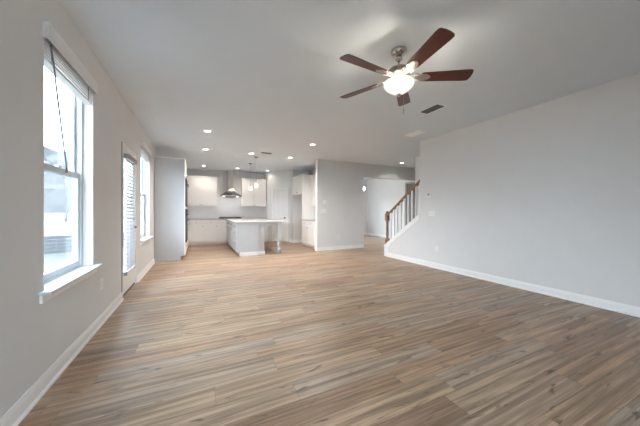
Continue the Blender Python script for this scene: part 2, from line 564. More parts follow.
# ------------------------------------------------------------------ glazed patio door (left wall), local x -> +Y, y -> outwards
e = empty('door_1', (XL, DR[0], 0), R(90))
tag(e, 'white glazed patio door in the left wall', 'door', None, 'structure')
DW = DR[1] - DR[0]
b = BM()
add_box(b, 0, .03, .0, T, 0, 2.117); add_box(b, DW - .03, DW, 0, T, 0, 2.117); add_box(b, .03, DW - .03, 0, T, 2.087, 2.117)
obj('jamb', b, 'trim', e)
box('jamb_shade_strip', 'vent_fin', e, .001, .024, -.004, -.0003, .005, 2.115)  # dark strip painting the shadow line down the near jamb edge
box('threshold', 'bronze', e, .03, DW - .03, .01, T, .0005, .018)
b = BM()
gx0, gx1, gz0, gz1 = .17, .70, .30, 1.94
add_box(b, .034, gx0, .022, .066, .02, 2.083); add_box(b, gx1, DW - .034, .022, .066, .02, 2.083)
add_box(b, gx0, gx1, .022, .066, .02, gz0); add_box(b, gx0, gx1, .022, .066, gz1, 2.083)
sl = obj('slab', b, 'trim', e)
b = BM(); ring(b, 'y', .014, .022, gx0 - .025, gx1 + .025, gz0 - .025, gz1 + .025, .03); obj('glazing_bead', b, 'trim', sl)
box('pane', 'glass', sl, gx0, gx1, .040, .048, gz0, gz1)
for z in (.25, 1.09, 1.88):
    b = BM(); add_tube(b, [(.032, .014, z - .05), (.032, .014, z + .05)], .008); add_box(b, .03, .05, .018, .0235, z - .05, z + .05)
    obj('hinge', b, 'bronze', e)
b = BM()
add_lathe(b, [(.0, 0), (.03, 0), (.03, .01), (.012, .014), (.012, .045), (0, .045)], (0, 0, 0), 16, Matrix.Translation((DW - .095, .022, .93)) @ Matrix.Rotation(R(90), 4, 'X'))
add_tube(b, [(DW - .095, -.020, .93), (DW - .13, -.024, .932), (DW - .195, -.022, .927)], .009)
obj('lever_handle', b, 'bronze', sl)
b = BM(); add_lathe(b, [(0, 0), (.028, 0), (.028, .016), (0, .016)], (0, 0, 0), 16, Matrix.Translation((DW - .095, .022, 1.07)) @ Matrix.Rotation(R(90), 4, 'X'))
obj('deadbolt', b, 'bronze', sl)

e = empty('door_blind', (XL, DR[0], 0), R(90))
tag(e, 'lowered white slatted blind mounted over the patio door glass', 'window blind')
b = BM(); add_box(b, .16, .715, -.05, -.036, 1.93, 1.99, bev=.003); add_box(b, .16, .172, -.036, .013, 1.93, 1.99); add_box(b, .703, .715, -.036, .013, 1.93, 1.99)
obj('valance', b, 'vent_grey', e)
box('headrail', 'blind', e, .175, .70, -.034, .012, 1.945, 1.985)
b = BM()
n = 31
for k in range(n):
    z = .345 + k * (1.60 / n) + .015
    a = R(58)
    cy, hw = -.010, .025
    y0, z0_, y1, z1_ = cy - hw * math.cos(a), z - hw * math.sin(a), cy + hw * math.cos(a), z + hw * math.sin(a)
    add_prism(b, [(y0, z0_), (cy - .001, z + .0045), (y1, z1_), (y1, z1_ + .0024), (cy - .001, z + .007), (y0, z0_ + .0024)], 'x', .178, .698)
obj('slats', b, 'slat_thin', e)
b = BM(); add_box(b, .176, .70, -.034, .012, .318, .338, bev=.003); obj('bottom_rail', b, 'blind', e)
for x in (.17, .706):
    b = BM(); add_box(b, x - .010, x + .004, -.028, .013, .285, .335); obj('hold_down_bracket', b, 'vent_grey', e)
b = BM(); add_tube(b, [(.29, -.05, 1.94), (.29, -.055, 1.24)], .004); obj('tilt_wand', b, 'vent_grey', e)
for x in (.27, .60):
    b = BM(); add_box(b, x - .0025, x + .0025, -.031, -.029, .34, 1.945); obj('ladder_cord', b, 'blind', e)

# ------------------------------------------------------------------ pantry door in the angled wall
e = empty('door_2', (PA.x, PA.y, 0), pang)
tag(e, 'white panelled pantry door in the kitchen corner', 'door', None, 'structure')
b = BM()
add_box(b, PD0 - .06, PD0 + .012, -.016, -.0005, 0, PDH + .055, bev=.004); add_box(b, PD1 - .012, PD1 + .06, -.016, -.0005, 0, PDH + .055, bev=.004)
add_box(b, PD0 + .012, PD1 - .012, -.016, -.0005, PDH - .012, PDH + .055, bev=.004)
obj('casing', b, 'trim', e)
b = BM()
x0, x1, zt = PD0 + .014, PD1 - .014, PDH - .014
add_box(b, x0, x1, .012, .04, .012, zt)
st = .10
for (p, q, r0, r1) in [(x0, x0 + st, .012, zt), (x1 - st, x1, .012, zt), (x0 + st, x1 - st, .012, .22), (x0 + st, x1 - st, .80, .95), (x0 + st, x1 - st, zt - .12, zt), ((x0 + x1) / 2 - .04, (x0 + x1) / 2 + .04, .22, .80), ((x0 + x1) / 2 - .04, (x0 + x1) / 2 + .04, .95, zt - .12)]:
    add_box(b, p, q, .002, .013, r0, r1, bev=.003)
s = obj('slab', b, 'trim', e)
b = BM(); add_lathe(b, [(0, 0), (.028, 0), (.028, .008), (.011, .012), (.011, .035), (.026, .045), (.029, .06), (.02, .072), (0, .075)], (0, 0, 0), 16, Matrix.Translation((x1 - .055, .002, .93)) @ Matrix.Rotation(R(90), 4, 'X'))
obj('knob', b, 'bronze', s)
for z in (.22, 1.05, 1.85):
    b = BM(); add_tube(b, [(x0 - .004, -.003, z - .045), (x0 - .004, -.003, z + .045)], .007); obj('hinge', b, 'steel', e)

# dark door at the far end of the dining wall
e = empty('door_3', (XF, 7.95, 0), R(-90))      # local x -> -Y, y -> +X
tag(e, 'dark brown door seen between the upper stair balusters', 'door', None, 'structure')
b = BM()
add_box(b, -.05, .012, -.016, -.0005, 0, 2.35); add_box(b, .818, .88, -.016, -.0005, 0, 2.35); add_box(b, .012, .818, -.016, -.0005, 2.285, 2.35)
obj('casing', b, 'vent_grey', e)
b = BM(); add_box(b, .004, .826, .02, .06, .005, 2.296)
for z0_, z1_ in ((.25, .9), (1.05, 2.1)):
    for p in (.12, .45):
        add_box(b, p, p + .26, .012, .021, z0_, z1_, bev=.004)
obj('slab', b, 'door_dark', e)

# ------------------------------------------------------------------ cabinets
def shaker(b, x0, x1, z0, z1, y=-.02, fr=.055):
    """front panel from y (front) to y+.02; recessed centre"""
    g = .0015
    x0 += g; x1 -= g; z0 += g; z1 -= g
    f = min(fr, (z1 - z0) * .3, (x1 - x0) * .3)
    add_box(b, x0, x0 + f, y, y + .019, z0, z1); add_box(b, x1 - f, x1, y, y + .019, z0, z1)
    add_box(b, x0 + f, x1 - f, y, y + .019, z0, z0 + f); add_box(b, x0 + f, x1 - f, y, y + .019, z1 - f, z1)
    add_box(b, x0 + f, x1 - f, y + .009, y + .019, z0 + f, z1 - f)
    return b
def slabfront(b, x0, x1, z0, z1, y=-.02):
    g = .0015
    add_box(b, x0 + g, x1 - g, y, y + .019, z0 + g, z1 - g, bev=.002)
    return b
def knob(parent, x, z, y=-.02, m='nickel'):
    b = BM(); add_lathe(b, [(0, 0), (.008, 0), (.007, .014), (.015, .02), (.016, .026), (.01, .031), (0, .032)], (0, 0, 0), 12, Matrix.Translation((x, y, z)) @ Matrix.Rotation(R(90), 4, 'X'))
    return obj('knob', b, m, parent)

def base_cabinet(loc, rz, wid, cols, label, group=None, dep=.60, m='cab', drawers=1, name='base_cabinet', top=.875):
    e = empty(name, loc, rz); tag(e, label, 'cabinet', group)
    b = BM(); add_box(b, .001, wid - .001, 0, dep, .105, top); obj('body', b, m, e)
    b = BM(); add_box(b, .001, wid - .001, .075, dep, 0.0, .105); obj('toe_kick', b, m, e)
    cw = wid / cols
    for c in range(cols):
        p, q = c * cw, (c + 1) * cw
        if drawers == 1:
            d = obj('drawer', slabfront(BM(), p, q, top - .155, top - .008), m, e); knob(d, (p + q) / 2, top - .08)
            d = obj('door', shaker(BM(), p, q, .115, top - .16), m, e)
            knob(d, (q - .04) if (c % 2 == 0) else (p + .04), top - .215)
        elif drawers == 3:
            for z0_, z1_ in ((.115, .395), (.40, .68), (.685, top - .008)):
                d = obj('drawer', (slabfront if z1_ - z0_ < .2 else shaker)(BM(), p, q, z0_, z1_), m, e); knob(d, (p + q) / 2, (z0_ + z1_) / 2)
        else:
            d = obj('door', shaker(BM(), p, q, .115, top - .008), m, e)
            knob(d, (q - .04) if (c % 2 == 0) else (p + .04), top - .08)
    return e

def wall_cabinet(loc, rz, wid, cols, z0, z1, label, group=None, dep=.32, crown=True, name='wall_cabinet'):
    e = empty(name, loc, rz); tag(e, label, 'cabinet', group)
    box('body', 'cab', e, .001, wid - .001, 0, dep, z0, z1)
    cw = wid / cols
    for c in range(cols):
        p, q = c * cw, (c + 1) * cw
        d = obj('door', shaker(BM(), p, q, z0 + .003, z1 - .035), 'cab', e)
        knob(d, (q - .035) if (c % 2 == 0) else (p + .035), z0 + .05)
    if crown:
        b = BM(); add_box(b, .001, wid - .001, -.024, 0, z1 - .032, z1 + .012, bev=.004); add_box(b, .001, wid - .001, 0, dep, z1, z1 + .012)
        obj('top_rail', b, 'cab', e)
    return e
UZ0, UZ1 = 1.37, 2.44
# back wall run, front face y = 9.88
FY = 9.88
base_cabinet((-.31, FY, 0), 0, .485, 1, 'white base cupboard on the back wall next to the corner', dep=.595)
base_cabinet((.175, FY, 0), 0, .44, 1, 'white base cupboard on the back wall just left of the cooktop unit', dep=.595)
base_cabinet((.615, FY, 0), 0, .915, 1, 'wide white three-drawer unit under the cooktop', dep=.595, drawers=3)
base_cabinet((1.53, FY, 0), 0, .91, 2, 'white double base cupboard right of the cooktop behind the island', dep=.595)
wall_cabinet((-.44, 10.15, 0), 0, 1.06, 2, UZ0, UZ1, 'white double-door wall cupboard left of the range hood', dep=.325)
wall_cabinet((1.50, 10.15, 0), 0, .93, 2, UZ0, UZ1, 'white double-door wall cupboard right of the range hood', dep=.325)
# left run, front faces +X at x=-.31
base_cabinet((-.31, 7.84, 0), R(90), 1.98, 4, 'row of white base cupboards along the left wall beyond the ovens', dep=.60)
b = BM(); add_box(b, -.915, -.33, 9.87, 10.475, 0, .875); tag(obj('corner_cabinet', b, 'cab'), 'blind white corner cupboard where the two counters meet', 'cabinet')
b = BM(); add_box(b, -.925, 2.445, 9.85, 10.475, .8755, .915, bev=.004); add_box(b, -.925, -.285, 7.845, 9.852, .8755, .915, bev=.004)
tag(obj('kitchen_countertop', b, 'quartz'), 'white kitchen countertop along the back wall', 'countertop')
b = BM(); add_box(b, -.44, 2.445, YK - .008, YK - .0005, .916, 1.369); add_box(b, .62, 1.50, YK - .008, YK - .0005, 1.369, 1.80)
tag(obj('trim_2', b, 'tile'), 'white tile backsplash behind the cooktop', 'backsplash', None, 'structure')

# tall oven cabinet
e = empty('oven_cabinet', (-.31, 7.0, 0), R(90))
tag(e, 'tall white oven cupboard with a plain side panel at the end of the left wall', 'cabinet')
OW = .83
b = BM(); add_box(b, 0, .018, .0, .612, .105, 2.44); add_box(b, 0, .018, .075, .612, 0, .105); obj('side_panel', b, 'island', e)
b = BM(); add_box(b, .02, OW, .02, .612, .105, 2.44); add_box(b, .02, OW, .075, .612, 0, .105); obj('body', b, 'cab', e)
d = obj('drawer', slabfront(BM(), .0, OW, .115, .42), 'cab', e); knob(d, OW / 2, .30)
d = obj('door', shaker(BM(), .0, OW / 2, 2.02, 2.43), 'cab', e); knob(d, OW / 2 - .04, 2.07)
d = obj('door', shaker(BM(), OW / 2, OW, 2.02, 2.43), 'cab', e); knob(d, OW / 2 + .04, 2.07)
b = BM(); add_box(b, 0.0, .018, -.02, 0, .43, 2.01); add_box(b, OW - .018, OW, -.02, 0, .43, 2.01); add_box(b, .018, OW - .018, -.02, 0, 1.24, 1.30); obj('face_frame', b, 'cab', e)
b = BM(); add_box(b, -.004, OW, -.032, .612, 2.44, 2.452, bev=.003); obj('top_rail', b, 'cab', e)
def oven(z0, z1, name, label, cat):
    e = empty(name, (-.31, 7.0, 0), R(90)); tag(e, label, cat)
    b = BM(); add_box(b, .004, OW - .021, -.05, -.021, z0, z1, bev=.003); add_box(b, .021, OW - .021, -.0215, -.001, z0, z1, bev=.003); obj('front', b, 'black_glass', e)
    box('control_panel', 'black_metal', e, .03, OW - .03, -.053, -.0505, z1 - .10, z1 - .02)
    b = BM(); add_tube(b, [(.07, -.075, z1 - .14), (OW - .07, -.075, z1 - .14)], .009); 
    for x in (.10, OW - .10): add_tube(b, [(x, -.033, z1 - .14), (x, -.075, z1 - .14)], .007)
    obj('handle', b, 'bronze', e)
oven(1.302, 1.985, 'microwave_oven', 'black built-in microwave, the upper appliance in the tall oven cupboard', 'microwave')
oven(.432, 1.238, 'wall_oven', 'black built-in oven, the lower appliance in the tall oven cupboard', 'oven')

# right side run, fronts face -X at x = 3.2 ; local x -> -Y
base_cabinet((3.2, 8.18, 0), R(-90), 1.08, 2, 'white base cupboard with two drawers beside the stub wall', dep=.66)
b = BM(); add_box(b, 3.175, 3.865, 7.095, 8.18, .8755, .915, bev=.004)
tag(obj('side_countertop', b, 'quartz'), 'short white countertop on the cupboard beside the stub wall', 'countertop')
wall_cabinet((3.545, 8.18, 0), R(-90), 1.08, 2, UZ0, 2.42, 'white wall cupboard above the short countertop beside the stub wall')
b = BM(); add_box(b, 3.2, 3.866, 8.182, 8.202, 0, 2.44); tag(obj('fridge_panel', b, 'cab'), 'tall white end panel between the fridge recess and the cupboards', 'cabinet panel')
wall_cabinet((3.22, 9.125, 0), R(-90), .92, 2, 1.80, 2.44, 'white bridge cupboard above the empty fridge recess', dep=.64)

# ------------------------------------------------------------------ island
IX0, IX1, IY0, IY1 = .91, 1.64, 6.99, 9.58
e = empty('kitchen_island', (IX0, IY1, 0), R(-90))      # local x -> -Y (0 far .. 2.59 near), y -> +X
tag(e, 'white kitchen island with drawers and a plain end panel', 'kitchen island')
LW = IY1 - IY0
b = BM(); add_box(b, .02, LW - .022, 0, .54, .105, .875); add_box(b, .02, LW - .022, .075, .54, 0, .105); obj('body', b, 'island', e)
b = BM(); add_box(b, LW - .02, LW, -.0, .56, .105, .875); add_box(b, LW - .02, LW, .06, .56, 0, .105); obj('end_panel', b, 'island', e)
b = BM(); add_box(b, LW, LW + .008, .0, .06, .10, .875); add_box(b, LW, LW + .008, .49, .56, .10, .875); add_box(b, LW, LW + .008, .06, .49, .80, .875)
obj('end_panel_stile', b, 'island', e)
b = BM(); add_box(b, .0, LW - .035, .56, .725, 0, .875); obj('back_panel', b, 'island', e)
b = BM(); add_box(b, LW + .0005, LW + .014, .06, .56, 0, .10, bev=.003); add_box(b, LW - .0345, LW - .02, .56, .74, 0, .10, bev=.003); obj('base_trim', b, 'trim', e)
units = [(.02, .62, 'd'), (.62, 1.22, 'd'), (1.22, 1.98, 's'), (1.98, LW - .002, '3')]
for p, q, k in units:
    if k == '3':
        for z0_, z1_ in ((.115, .395), (.40, .68), (.685, .867)):
            d = obj('drawer', slabfront(BM(), p, q, z0_, z1_), 'island', e); knob(d, (p + q) / 2, z1_ - .08 if z1_ - z0_ > .2 else (z0_ + z1_) / 2)
    else:
        d = obj('drawer', slabfront(BM(), p, q, .72, .867), 'island', e); knob(d, (p + q) / 2, .79)
        mid = (p + q) / 2
        d = obj('door', shaker(BM(), p, mid, .115, .715), 'island', e); knob(d, mid - .04, .66)
        d = obj('door', shaker(BM(), mid, q, .115, .715), 'island', e); knob(d, mid + .04, .66)
def leg_bm():
    b = BM()
    add_box(b, -.066, .066, -.066, .066, .42, .875, bev=.005)
    add_lathe(b, [(.0, 0.0), (.036, 0), (.046, .02), (.044, .05), (.050, .08), (.062, .10), (.062, .12), (.046, .14), (.040, .16), (.048, .19), (.060, .24), (.058, .30), (.046, .345), (.042, .36), (.060, .375), (.060, .39), (.046, .40), (.060, .42), (0, .42)], (0, 0, 0), 20)
    return b
for lx, ly in ((LW - .07, 1.16), (.07, 1.16)):
    obj('turned_leg', leg_bm(), 'island', e, (lx, ly, 0))
b = BM(); add_box(b, .11, LW - .11, 1.16, 1.18, .79, .875); add_box(b, LW - .07, LW - .05, .726, 1.12, .79, .875); add_box(b, .05, .07, .726, 1.12, .79, .875); obj('apron_rail', b, 'island', e)
b = BM(); add_box(b, .85, 2.17, 6.93, 9.63, .8755, .912, bev=.004)
tag(obj('island_countertop', b, 'quartz'), 'long white countertop on the kitchen island', 'countertop')

# ------------------------------------------------------------------ cooktop and hood
e = empty('cooktop', (1.075, 10.14, .915)); tag(e, 'black gas cooktop set in the counter below the range hood', 'cooktop')
box('glass_top', 'black_glass', e, -.39, .39, -.25, .25, .0005, .012, bev=.003)
for gx in (-.26, 0, .26):
    b = BM()
    for yy in (-.2, 0, .2): add_box(b, gx - .12, gx + .12, yy - .011, yy + .011, .03, .055)
    for xx in (-.11, 0, .11): add_box(b, gx + xx - .008, gx + xx + .008, -.21, .21, .03, .055)
    for xx in (-.11, .11):
        for yy in (-.2, .2): add_box(b, gx + xx - .008, gx + xx + .008, yy - .008, yy + .008, .012, .032)
    obj('grate', b, 'black_metal', e)
for gx in (-.26, .26):
    for gy in (-.11, .11):
        b = BM(); add_lathe(b, [(0, 0.012), (.045, .012), (.045, .022), (.03, .028), (0, .028)], (gx, gy, 0), 16); obj('burner', b, 'black_metal', e)
for k in range(5):
    b = BM(); add_lathe(b, [(0, .012), (.018, .012), (.016, .034), (0, .034)], (-.14 + k * .07, -.232, 0), 12); obj('control_knob', b, 'steel', e)

e = empty('range_hood', (1.085, YK, 0)); tag(e, 'stainless steel pyramid range hood with tall chimney', 'range hood')
b = BM()
rows = []
for k in range(9):
    t = k / 8
    c = (1 - t) ** 1.75
    hw = .105 + (.375 - .105) * c
    fy = -(.27 + (.50 - .27) * c)
    z = 1.775 + t * .27
    rows.append([b.verts.new(p) for p in ((-hw, fy, z), (hw, fy, z), (hw, -.003, z), (-hw, -.003, z))])
for a, d in zip(rows, rows[1:]):
    for i in range(4): b.faces.new((a[i], a[(i + 1) % 4], d[(i + 1) % 4], d[i]))
b.faces.new(rows[-1]); b.faces.new(rows[0][::-1])
bmesh.ops.recalc_face_normals(b, faces=b.faces)
obj('canopy', b, 'steel', e)
b = BM(); add_box(b, -.38, .38, -.505, -.003, 1.735, 1.775, bev=.003); li = obj('lip', b, 'steel', e)
b = BM()
for k in range(4): add_tube(b, [(.04 + k * .03, -.505, 1.755), (.04 + k * .03, -.509, 1.755)], .007)
obj('control_buttons', b, 'black_metal', li)
for x in (-.24, .24):
    b = BM(); add_lathe(b, [(0, -.001), (.032, -.001), (.032, -.008), (0, -.009)], (x, -.40, 1.735), 16); hl_ = obj('lamp_lens', b, 'lens', e)
    ld = bpy.data.lights.new('hood_glow', 'AREA'); ld.shape = 'DISK'; ld.size = .06; ld.energy = .35; ld.color = (.95, .97, 1)
    lo = bpy.data.objects.new('hood_glow', ld); COL.objects.link(lo); lo.parent = e; lo.location = (x, -.40, 1.722)
box('filter', 'vent_grey', e, -.20, .20, -.46, -.05, 1.729, 1.7345)
b = BM(); add_box(b, -.105, .105, -.27, -.003, 2.045, 2.38, bev=.003); obj('lower_chimney', b, 'steel', e)
b = BM(); add_box(b, -.098, .098, -.263, -.003, 2.38, H - .001, bev=.003); obj('upper_chimney', b, 'steel', e)

# ------------------------------------------------------------------ plates on walls
def plate(name, loc, rz, wid, hgt, kind, label, cat):
    """local: plate lies at y 0..-.006 facing -y"""
    e = empty(name, loc, rz); tag(e, label, cat)
    b = BM(); add_box(b, -wid / 2, wid / 2, -.006, -.0003, -hgt / 2, hgt / 2, bev=.002); obj('cover_plate', b, 'plate', e)
    if kind == 'outlet':
        for s in (-1, 1):
            b = BM(); add_box(b, -.016, .016, -.0085, -.006, s * .02 - .013, s * .02 + .013, bev=.002)
            r = obj('receptacle', b, 'plate', e)
            b = BM(); add_box(b, -.008, -.005, -.009, -.0084, s * .02 - .004, s * .02 + .006); add_box(b, .005, .008, -.009, -.0084, s * .02 - .004, s * .02 + .006)
            obj('slots', b, 'black_metal', r)
    elif kind == 'switch':
        n = max(1, round(wid / .046) - 0) if wid > .1 else 1
        for k in range(n):
            x = (k - (n - 1) / 2) * .046
            b = BM(); add_box(b, x - .016, x + .016, -.010, -.006, -.033, .033, bev=.002); obj('rocker', b, 'plate', e)
    return e
plate('wall_outlet', (XL, 3.455, .414), R(90), .072, .116, 'outlet', 'white outlet low on the left wall just past the nearest window', 'outlet')
plate('wall_outlet', (3.925, YS, .386), 0, .072, .116, 'outlet', 'white outlet low on the grey stub wall', 'outlet')
plate('wall_outlet', (XR, 3.787, .411), R(-90), .072, .116, 'outlet', 'white outlet low on the right wall past the stairs', 'outlet')
plate('light_switch', (3.44, YS, 1.464), 0, .12, .116, 'switch', 'upper white switch plate on the grey stub wall', 'switch')
plate('light_switch', (3.42, YS, 1.20), 0, .16, .116, 'switch', 'lower white switch plate on the grey stub wall', 'switch')
plate('light_switch', (XR, 3.90, 1.135), R(-90), .165, .116, 'switch', 'white multi-gang switch plate on the right wall below the thermostat', 'switch')
e = empty('thermostat', (XR, 3.975, 1.535), R(-90)); tag(e, 'small square white thermostat on the right wall near the stairs', 'thermostat')
b = BM(); add_box(b, -.055, .055, -.022, -.0003, -.05, .05, bev=.006); obj('case', b, 'plate', e)
b = BM(); add_box(b, -.032, .032, -.0235, -.022, -.012, .032); obj('screen', b, 'vent_grey', e)

# ------------------------------------------------------------------ stairs
e = empty('staircase', (5.098, 5.42, 0)); tag(e, 'staircase climbing behind the knee wall and balusters', 'staircase')
for k in range(9):
    y = -k * .262
    b = BM()
    add_box(b, -.498, .498, y - .262, y, 0, .186 * (k + 1) - .03)
    add_box(b, -.498, .498, y - .262, y + .022, .186 * (k + 1) - .03, .186 * (k + 1), bev=.008)
    obj('step', b, 'carpet', e)

RX = XR + .06
e = empty('stair_railing', (RX, 5.40, 0)); tag(e, 'oak handrail with newel post and white balusters on the stair knee wall', 'stair railing')
y0 = 5.40
nz = capz(5.40)
b = BM()
add_box(b, -.045, .045, -.045, .045, nz - .06, nz + .13, bev=.004)
add_lathe(b, [(.036, .12), (.042, .14), (.03, .16), (.033, .22), (.034, .40), (.030, .56), (.040, .585), (.030, .60), (.040, .63), (0, .63)], (0, 0, nz), 18)
add_box(b, -.045, .045, -.045, .045, nz + .62, nz + .80, bev=.004)
add_lathe(b, [(0, .795), (.044, .795), (.05, .81), (.036, .82), (.044, .84), (.03, .865), (0, .872)], (0, 0, nz), 18)
obj('newel_post', b, 'oak_post', e)
railz = lambda y: 1.135 + (5.33 - y) * .715
b = BM()
ya, yb = 5.356, 4.234
sec = [(-.022, -.05), (.022, -.05), (.026, -.03), (.034, -.012), (.034, .006), (.022, .02), (-.022, .02), (-.034, .006), (-.034, -.012), (-.026, -.03)]
lo = [b.verts.new((u, ya - y0, railz(ya) + v)) for u, v in sec]
hi = [b.verts.new((u, yb - y0, railz(yb) + v)) for u, v in sec]
b.faces.new(lo); b.faces.new(hi[::-1])
for i in range(len(sec)): b.faces.new((lo[i], lo[(i + 1) % len(sec)], hi[(i + 1) % len(sec)], hi[i]))
bmesh.ops.recalc_face_normals(b, faces=b.faces)
obj('handrail', b, 'oak', e)
for k in range(9):
    y = 5.265 - k * .124
    z0_, z1_ = capz(y) + .0, railz(y) - .045
    hgt = z1_ - z0_
    b = BM()
    add_box(b, -.0165, .0165, -.0165, .0165, -.012, hgt + .012, bev=.002)
    obj('baluster', b, 'trim', e, (0, y - y0, z0_))

# ------------------------------------------------------------------ ceiling fan
FX, FYY, BZ = 1.75, 1.915, 2.474
e = empty('ceiling_fan', (FX, FYY, H)); tag(e, 'five-blade dark cherry ceiling fan with a lit glass bowl', 'ceiling fan')
b = BM(); add_lathe(b, [(0, -.0005), (.074, -.0005), (.076, -.012), (.072, -.03), (.055, -.05), (.035, -.058), (0, -.058)], (0, 0, 0), 28)
add_lathe(b, [(0, -.056), (.022, -.058), (.032, -.072), (.034, -.085), (.028, -.1), (.016, -.108), (0, -.108)], (0, 0, 0), 24)
obj('canopy', b, 'nickel', e)
b = BM(); add_lathe(b, [(0, -.1), (.011, -.1), (.011, -.175), (0, -.175)], (0, 0, 0), 14); obj('downrod', b, 'nickel', e)
b = BM(); add_lathe(b, [(0, -.15), (.03, -.152), (.034, -.17), (.06, -.178), (.098, -.19), (.104, -.205), (.104, -.235), (.094, -.25), (.07, -.258), (.068, -.275), (.052, -.285), (.05, -.30), (0, -.30)], (0, 0, 0), 32)
for k in range(20):
    a = 2 * PI * k / 20
    add_box(b, .1035 * math.cos(a) - .004, .1035 * math.cos(a) + .004, .1035 * math.sin(a) - .004, .1035 * math.sin(a) + .004, -.236, -.204)
obj('motor_housing', b, 'pale_nickel', e)
bz = BZ - H
def blade_bm():
    b = BM()
    # outline in plan (x out), rounded tip corners
    r0, r1 = .205, .668
    pts = [(r0, -.048), (r0 + .02, -.056), (r1 - .05, -.071), (r1 - .018, -.069), (r1 - .004, -.058), (r1 + .004, -.02), (r1 + .004, .02), (r1 - .004, .058), (r1 - .018, .069), (r1 - .05, .071), (r0 + .02, .056), (r0, .048)]
    add_prism(b, pts, 'z', -.003, .003)
    return b
def iron_bm():
    b = BM()
    # bracket: neck from the motor, ornate scrolls, plate under the blade
    add_prism(b, [(.085, -.016), (.15, -.012), (.19, -.03), (.205, -.045), (.25, -.042), (.285, -.018), (.295, 0), (.285, .018), (.25, .042), (.205, .045), (.19, .03), (.15, .012), (.085, .016)], 'z', -.0075, -.0035)
    for s in (-1, 1):
        pts = []
        for i in range(15):
            a = i / 14 * 2 * PI * 1.15
            rr = .030 * (1 - .45 * i / 14)
            pts.append((.158 + rr * math.cos(a + PI), s * (.030 + rr * math.sin(a + PI) * .9), -.004))
        add_tube(b, pts, .0045, 6)
    add_tube(b, [(.07, 0, .016), (.10, 0, .012), (.135, 0, -.002), (.20, 0, -.006)], [.012, .012, .01, .006], 8)
    for sx_, sy_ in ((.225, .025), (.225, -.025), (.26, 0)):
        add_lathe(b, [(0, -.011), (.005, -.0105), (.006, -.0075), (0, -.0075)], (sx_, sy_, 0), 8)
    return b
bl0 = obj('blade', blade_bm(), 'blade', e)
ir0 = obj('blade_iron', iron_bm(), 'pale_nickel', bl0)
PITCH = R(-13)
for k in range(5):
    if k == 0: bl = bl0
    else:
        bl = bl0.copy(); COL.objects.link(bl); bl.parent = e
        ic = ir0.copy(); COL.objects.link(ic); ic.parent = bl
    bl.location = (0, 0, bz)
    bl.rotation_mode = 'XYZ'
    bl.rotation_euler = (PITCH, 0, R(42.0 + 72 * k))
b = BM(); add_lathe(b, [(0, -.285), (.05, -.285), (.055, -.292), (.05, -.305), (.02, -.31), (.008, -.32), (.008, -.425), (0, -.425)], (0, 0, 0), 28); obj('light_fitter', b, 'pale_nickel', e)
b = BM(); add_lathe(b, [(.136, -.312), (.141, -.315), (.143, -.325), (.137, -.346), (.119, -.370), (.091, -.392), (.062, -.410), (.036, -.422), (.012, -.426), (.012, -.422), (.034, -.418), (.060, -.406), (.089, -.388), (.116, -.367), (.133, -.345), (.138, -.325), (.136, -.312)], (0, 0, 0), 36)
bo = obj('light_bowl', b, 'bowl', e)
for k in range(3):
    a = R(20 + 120 * k)
    b = BM(); add_lathe(b, [(0, -.312), (.012, -.315), (.012, -.330), (.017, -.345), (.018, -.36), (.010, -.375), (0, -.378)], (.062 * math.cos(a), .062 * math.sin(a), 0), 12); obj('bulb', b, 'bulb', e)
    ld = bpy.data.lights.new('bulb_glow', 'POINT'); ld.energy = BULB_W; ld.shadow_soft_size = .02; ld.color = (1, .90, .76)
    lo = bpy.data.objects.new('bulb_glow', ld); COL.objects.link(lo); lo.parent = e; lo.location = (.092 * math.cos(a), .092 * math.sin(a), -.322)
b = BM(); add_lathe(b, [(0, -.421), (.022, -.423), (.024, -.430), (.014, -.438), (.010, -.446), (0, -.449)], (0, 0, 0), 18); obj('finial', b, 'nickel', bo)
b = BM(); add_tube(b, [(.045, -.01, -.31), (.047, -.01, -.42), (.047, -.012, -.53), (.048, -.012, -.56)], .0012, 6); pc = obj('pull_chain', b, 'nickel', e)
b = BM(); add_lathe(b, [(0, -.555), (.004, -.557), (.007, -.575), (.006, -.60), (.003, -.612), (0, -.613)], (.048, -.012, 0), 12); obj('pull_fob', b, 'nickel', pc)

# ------------------------------------------------------------------ recessed cans
names = {
    (.16, 5.42): 'ceiling can light of the left column, the one nearest the viewer',
    (2.40, 5.47): 'ceiling can light nearest the top of the stub wall, above the living area',
    (.16, 7.03): 'ceiling can light just in front of the tall oven cupboard',
    (1.28, 7.03): 'ceiling can light beside the dark kitchen ceiling vent',
    (2.40, 7.08): 'ceiling can light in front of the fridge recess',
    (.16, 9.65): 'ceiling can light above the left wall cupboard',
    (1.28, 9.67): 'ceiling can light just in front of the hood chimney',
    (2.38, 9.70): 'ceiling can light in front of the pantry wall',
    (5.915, 6.35): 'ceiling can light in the hall by the stairs',
}
def lamp(o, z, power, size=.12, col=(1, .93, .86)):
    ld = bpy.data.lights.new('can_glow', 'AREA')
    ld.shape = 'DISK'; ld.size = size; ld.energy = power; ld.color = col
    ld.spread = R(140)
    lo = bpy.data.objects.new('can_glow', ld)
    COL.objects.link(lo)
    lo.parent = o; lo.location = (0, 0, z)
for (x, y), lab in names.items():
    e = empty('recessed_light', (x, y, H)); tag(e, lab, 'ceiling light', 'recessed ceiling lights')
    b = BM(); add_lathe(b, [(.058, -.0005), (.088, -.0005), (.088, -.005), (.06, -.010), (.058, -.004)], (0, 0, 0), 28); obj('trim_ring', b, 'trim', e)
    b = BM(); add_lathe(b, [(0, -.0006), (.057, -.0006), (.057, -.005), (0, -.006)], (0, 0, 0), 28); obj('lens', b, 'lens', e)
    lamp(e, -.014, {5.42: .3, 5.47: 1.1, 7.03: .78, 7.08: .85, 6.35: .25, 9.70: .08}.get(y, .28) * CAN_W)

